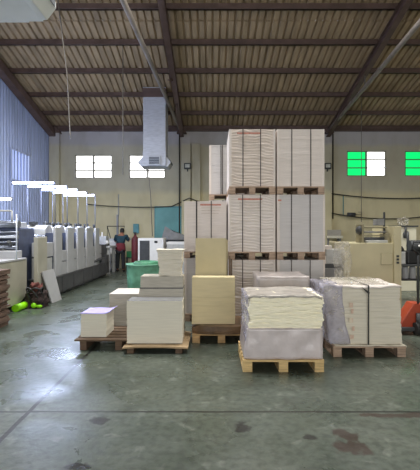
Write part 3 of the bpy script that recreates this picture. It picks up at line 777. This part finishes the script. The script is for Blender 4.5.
# side machine with white trays by the person
e=thing('side_machine','white narrow machine with trays next to the person at the back','machine',(-4.1,16.7,0))
mb=MB()
for k in range(4): mb.box(-.16,.12,-.1+.01*k,.4,.08+.3*k,.34+.3*k)
mb.build('tray', M['white_plain'], e, .01)
MB().box(-.19,.15,-.02,.42,0,1.28).build('body', M['light_grey'], e, .01)
MB().tube([(-.3,.1,1.28),(-.3,.1,1.85),(.42,.1,1.85),(.36,.1,1.5)],.022,6).tube([(-.3,.1,1.85),(-.15,.1,1.3)],.018,6).build('wire_frame', M['wire_dark'], e)
MB().box(-.3,.74,.0,.35,1.28,1.34).build('tray_top', M['light_grey'], e, .005)
MB().box(.02,.1,.38,.46,1.28,2.35).build('column', M['mid_grey'], e)
e=thing('green_crate','green crate on a dark stand at the right hip of the person','crate',(-3.48,16.75,0))
MB().box(-.1,.13,0,.25,.55,.80).build('crate', M['green_box'], e, .01)
MB().box(-.13,.16,-.02,.27,.5,.55).box(-.12,-.09,0,.25,0,.5).box(.12,.15,0,.25,0,.5).build('stand', M['dark_grey'], e)

# person, seen from behind, leaning over the side machine
def skin_mesh(name, verts, edges, radii, m, parent, root=0, sub=2):
    me=bpy.data.meshes.new(name); me.from_pydata(verts,edges,[]); me.materials.append(m)
    o=bpy.data.objects.new(name,me); C.objects.link(o); o.parent=parent
    sk=o.modifiers.new('skin','SKIN'); sk.use_smooth_shade=True
    d=me.skin_vertices[0].data
    for i,r in enumerate(radii):
        d[i].radius = r if isinstance(r,tuple) else (r,r)
        d[i].use_root = (i==root)
    s=o.modifiers.new('sub','SUBSURF'); s.levels=sub; s.render_levels=sub
    return o
pe=thing('person','person in dark teal top, maroon tunic and dark trousers, seen from behind, bending over','person',(-3.72,16.25,0))
V=[(0,0,.92),(0,.03,1.1),(0,.10,1.3),(0,.17,1.46),(0,.24,1.54),(0,.31,1.60),(0,.34,1.70),   # pelvis..head
   (-.10,0,.86),(-.11,.02,.48),(-.12,-.01,.09),(-.13,.13,.04),
   (.10,0,.86),(.11,.02,.48),(.12,-.01,.09),(.13,.13,.04),
   (-.2,.17,1.43),(-.28,.24,1.22),(-.26,.44,1.36),(-.24,.53,1.375),
   (.2,.17,1.43),(.28,.24,1.22),(.26,.44,1.36),(.24,.53,1.375)]
E=[(0,1),(1,2),(2,3),(3,4),(4,5),(5,6),(0,7),(7,8),(8,9),(9,10),(0,11),(11,12),(12,13),(13,14),(3,15),(15,16),(16,17),(17,18),(3,19),(19,20),(20,21),(21,22)]
R=[(.15,.11),(.14,.10),(.15,.10),(.13,.09),.055,.085,.085,.085,.06,.042,.035,.085,.06,.042,.035,.06,.045,.034,.03,.06,.045,.034,.03]
skin_mesh('body',V,E,R,M['skin'],pe)
# fingers
for sgn in (-1,1):
    mb=MB()
    for k,l in enumerate((.07,.085,.08,.06)):
        x=sgn*.24+(k-1.5)*.018
        mb.tube([(x,.53,1.38),(x,.53+l*.6,1.378),(x,.53+l,1.36)],[.010,.009,.007],6)
    mb.tube([(sgn*.215,.51,1.375),(sgn*.19,.55,1.37),(sgn*.185,.58,1.36)],[.011,.010,.008],6)
    mb.build('fingers', M['skin'], pe)
MB().blob((0,.32,1.66),(.095,.10,.12)).blob((0,.27,1.63),(.085,.075,.11)).build('hair', M['hair'], pe)
Vs=[(0,.03,1.08),(0,.10,1.3),(0,.16,1.46),(-.2,.17,1.43),(-.28,.24,1.24),(.2,.17,1.43),(.28,.24,1.24)]
skin_mesh('shirt',Vs,[(0,1),(1,2),(2,3),(3,4),(2,5),(5,6)],[(.18,.13),(.20,.14),(.17,.12),.095,.075,.095,.075],M['shirt'],pe)
MB().lathe([(.15,1.16),(.19,1.12),(.205,.98),(.215,.84),(.2,.835),(.05,.86)],0,.01,20,1,.72).build('tunic', M['skirt'], pe)
Vt=[(0,0,.9),(-.10,0,.82),(-.11,.02,.48),(-.12,-.01,.1),(.10,0,.82),(.11,.02,.48),(.12,-.01,.1)]
skin_mesh('trousers',Vt,[(0,1),(1,2),(2,3),(0,4),(4,5),(5,6)],[(.15,.11),.10,.085,.07,.10,.085,.07],M['trousers'],pe)
for sgn in (-1,1):
    MB().blob((sgn*.13,.06,.045),(.055,.14,.05)).build('shoe', M['black'], pe)

# ------------------------------------------------------------------ right side
e=thing('cream_machine','cream machine with a square hatch and top rollers behind the strapped stack','machine',(3.0,7.5,0))
MB().box(-.52,.40,0,1.0,.05,1.425).box(-.48,.36,.05,.95,0,.05).build('body', M['cream_mach'], e, .01)
MB().box(.40,.535,-.04,1.0,0,1.74).build('side_column', M['cream_mach'], e, .008)
h=MB().box(.17,.37,-.012,.002,1.02,1.23).build('hatch', M['cream_mach'], e, .004)
MB().box(.165,.375,-.008,.001,1.015,1.235).build('hatch_frame', M['outline'], e)
for zz in (1.04,1.10,1.16): MB().box(.44,.485,-.056,-.038,zz,zz+.04).build('button', M['dark_grey'], e, .004)
for zz,r,mm in ((1.72,.018,'outline'),(1.63,.016,'mid_grey'),(1.56,.014,'outline'),(1.50,.032,'dark_grey')):
    MB().tube([(-.13,.25,zz),(.38,.25,zz)],r,10).build('roller', M[mm], e)
MB().box(-.15,-.11,.1,.45,1.425,1.78).build('roller_bracket', M['outline'], e, .006)
MB().box(.33,.38,.1,.45,1.425,1.6).build('roller_bracket', M['outline'], e, .006)
MB().blob((-.16,.2,1.66),(.075,.1,.09)).build('knob', M['dark_grey'], e)
MB().box(-.08,.32,.05,.5,1.425,1.475).build('tray', M['light_grey'], e, .006)
MB().box(.22,.36,.3,.5,1.76,1.88).build('motor_box', M['mid_grey'], e, .006)
MB().box(.37,.40,.35,.38,1.6,2.02).build('rod', M['dark_grey'], e)
# items on wall shelf above the cartons
e=thing('wall_shelf','pale shelf with papers on the back wall right of tall stacks','shelf',(5.5,17.7,0))
MB().box(-.45,.25,-.1,.3,1.35,1.42).box(-.4,.2,-.05,.28,1.42,1.7).build('shelf', M['paper_grey'], e, .005)
MB().box(-.45,.25,-.12,-.1,1.33,1.44).build('front_edge', M['cream_light'], e)
MB().box(-.4,-.32,-.05,.25,0,1.35).box(.12,.2,-.05,.25,0,1.35).build('leg', M['mid_grey'], e)
e=thing('wall_motor','small dark motor on a bracket on the back wall below the third window','motor',(6.25,17.9,2.33))
MB().tube([(-.22,-.1,.05),(.12,-.1,.05)],.09,12).build('motor', M['dark_grey'], e)
MB().tube([(.12,-.1,.05),(.42,-.1,.05),(.42,-.1,.16),(.25,-.1,.16)],.018,6).box(-.2,.1,-.05,.1,-.02,.02).build('bracket', M['outline'], e)

e=thing('cream_cabinet','tall pale cream cabinet at the right behind the dark workbench','cabinet',(5.38,11.0,0))
MB().box(-.26,.24,0,.5,0,1.76).build('body', M['cream_light'], e, .008)
MB().box(-.3,.28,-.03,.52,1.76,1.80).build('top', M['dark_grey'], e)
MB().box(.13,.16,-.03,0,1.0,1.12).build('handle', M['mid_grey'], e)
tag(MB().soft(5.2,5.42,11.05,11.25,1.805,2.0,8,8,8,crumple(.07,9,17)).build('crumpled_film', M['clear_film']),'small crumpled white film on top of the pale cream cabinet','plastic film')
e=thing('hanging_tool','dark tool hanging at the front of the pale cream cabinet','tool',(5.31,10.96,1.45))
MB().tube([(0,0,.3),(0,0,.1)],.03,8).lathe([(.03,0),(.07,.02),(.08,.12),(.04,.2)],0,0,10,1,.4).build('tool', M['dark_grey'], e)
# workbench with cans and machine
e=thing('workbench','dark two-level workbench at the right edge carrying cans','workbench',(4.75,9.0,0))
MB().box(-.6,.9,0,.7,.85,.885).build('top', M['dark_grey'], e, .005)
MB().box(-.6,.9,0,.7,.53,.565).build('shelf', M['black'], e, .005)
for x in (-.58,.83):
    for y in (.02,.63): MB().box(x,x+.05,y,y+.05,0,.85).build('leg', M['black'], e)
for k,x in enumerate((4.25,4.42,4.59)):
    c=thing('can',('pale metal can on the lower shelf, leftmost of three','pale metal can on the lower shelf, middle of three','pale metal can on the lower shelf, rightmost of three')[k],'can',(x,9.16,.567),0,'cans on the workbench shelf')
    MB().lathe([(.0,0),(.07,0),(.075,.01),(.075,.24),(.06,.265),(.03,.28)],0,0,18).build('body', M['can'], c)
    MB().lathe([(.0,.28),(.03,.28),(.03,.305),(.0,.305)],0,0,12).build('cap', M['mid_grey'], c)
e=thing('grey_canister','grey rounded canister with a black lid standing on the workbench','canister',(4.32,9.2,.887))
MB().soft(-.1,.1,-.1,.1,0,.30,6,6,6,lambda p,n:p-n*.012).build('body', M['light_grey'], e, .012)
MB().lathe([(.0,.29),(.085,.29),(.09,.34),(.06,.40),(.02,.43)],0,0,14).build('lid', M['black'], e)
e=thing('black_machine','black bench machine with cylinder on the workbench at the right edge','machine',(4.78,9.3,.887))
MB().box(-.28,.5,-.1,.3,0,.30).build('body', M['black'], e, .03)
MB().tube([(-.2,.0,.42),(.5,.0,.42)],.13,16).build('drum', M['dark_grey'], e)
MB().tube([(-.18,.1,.3),(-.18,.1,.75)],.03,8).build('column', M['dark_grey'], e)
MB().blob((-.02,-.13,.42),(.035,.03,.03)).build('bright_knob', M['white_plain'], e)
# pallet jack
e=thing('pallet_jack','orange pallet jack standing right of the strapped beige stack','pallet jack',(3.3,6.35,0))
MB().prism([(-.29,.10),(.29,.10),(.29,.15),(.07,.49),(-.07,.49),(-.29,.15)],'y',.05,.30).build('frame', M['orange'], e, .012)
MB().box(-.29,-.11,.3,1.05,.09,.15).build('fork', M['orange'], e, .01)
MB().box(.11,.29,.3,1.05,.09,.15).build('fork', M['orange'], e, .01)
MB().tube([(0,.0,.1),(0,.0,.34)],.055,14).build('pump', M['dark_grey'], e)
MB().tube([(-.04,-.02,.5),(-.035,-.02,1.2),(-.03,-.02,1.3)],.017,10).build('handle_bar', M['dark_grey'], e)
MB().tube([(-.03,-.02,1.28),(-.13,-.02,1.38),(-.11,-.02,1.48),(.05,-.02,1.48),(.07,-.02,1.38),(-.03,-.02,1.28)],.02,8).build('handle_grip', M['black'], e)
for x in (-.09,.04): MB().tube([(x,-.02,.10),(x+.05,-.02,.10)],.10,18).build('wheel', M['rubber'], e)
for x in (-.2,.2): MB().tube([(x-.04,.95,.045),(x+.04,.95,.045)],.045,14).build('fork_roller', M['rubber'], e)
MB().box(-.33,.33,-.02,.05,.06,.12).build('cross_bar', M['dark_grey'], e, .01)

# ------------------------------------------------------------------ light
def area(name, loc, rot, sx, sy, power, col):
    l=bpy.data.lights.new(name,'AREA'); l.shape='RECTANGLE'; l.size=sx; l.size_y=sy; l.energy=power; l.color=col
    o=bpy.data.objects.new(name,l); C.objects.link(o); o.location=loc; o.rotation_euler=rot; return o
for y in (9.89,10.72,11.58,12.42,13.28):
    l=bpy.data.lights.new('tube_light','POINT'); l.energy=TUBE_P; l.color=(.62,.72,1); l.shadow_soft_size=.15
    o=bpy.data.objects.new('tube_light',l); C.objects.link(o); o.location=(-4.415,y,2.76)
area('doorway_daylight',((DX0+DX1)/2,YF+.05,DZ/2),(PI/2,0,0),DX1-DX0-.2,DZ-.2,470,(1,.985,.95))
for (x0,x1),sky_p in zip(SKY_X,SKY_P):
    for y0,y1 in SKY_Y:
        ym=(y0+y1)/2
        area('skylight_daylight',((x0+x1)/2,ym,roof_z(ym)-.02),(-math.atan(.25),0,0),x1-x0-.1,y1-y0-.1,sky_p,(1,.99,.95))

w=bpy.data.worlds.new('sky'); bpy.context.scene.world=w; w.use_nodes=True
bg=w.node_tree.nodes['Background']; bg.inputs[0].default_value=(.8,.9,1,1); bg.inputs[1].default_value=.6

cam=bpy.data.cameras.new('camera'); co=bpy.data.objects.new('camera',cam); C.objects.link(co)
co.location=(0,0,1.65); co.rotation_euler=(PI/2,0,0)
cam.sensor_fit='HORIZONTAL'; cam.sensor_width=36; cam.lens=400/420*36
cam.shift_x=-2/420; cam.shift_y=-4/420; cam.clip_end=200
sc=bpy.context.scene; sc.camera=co
vs=sc.view_settings; vs.view_transform='Standard'; vs.look='None'; vs.gamma=1; vs.use_curve_mapping=False; vs.exposure=0.33
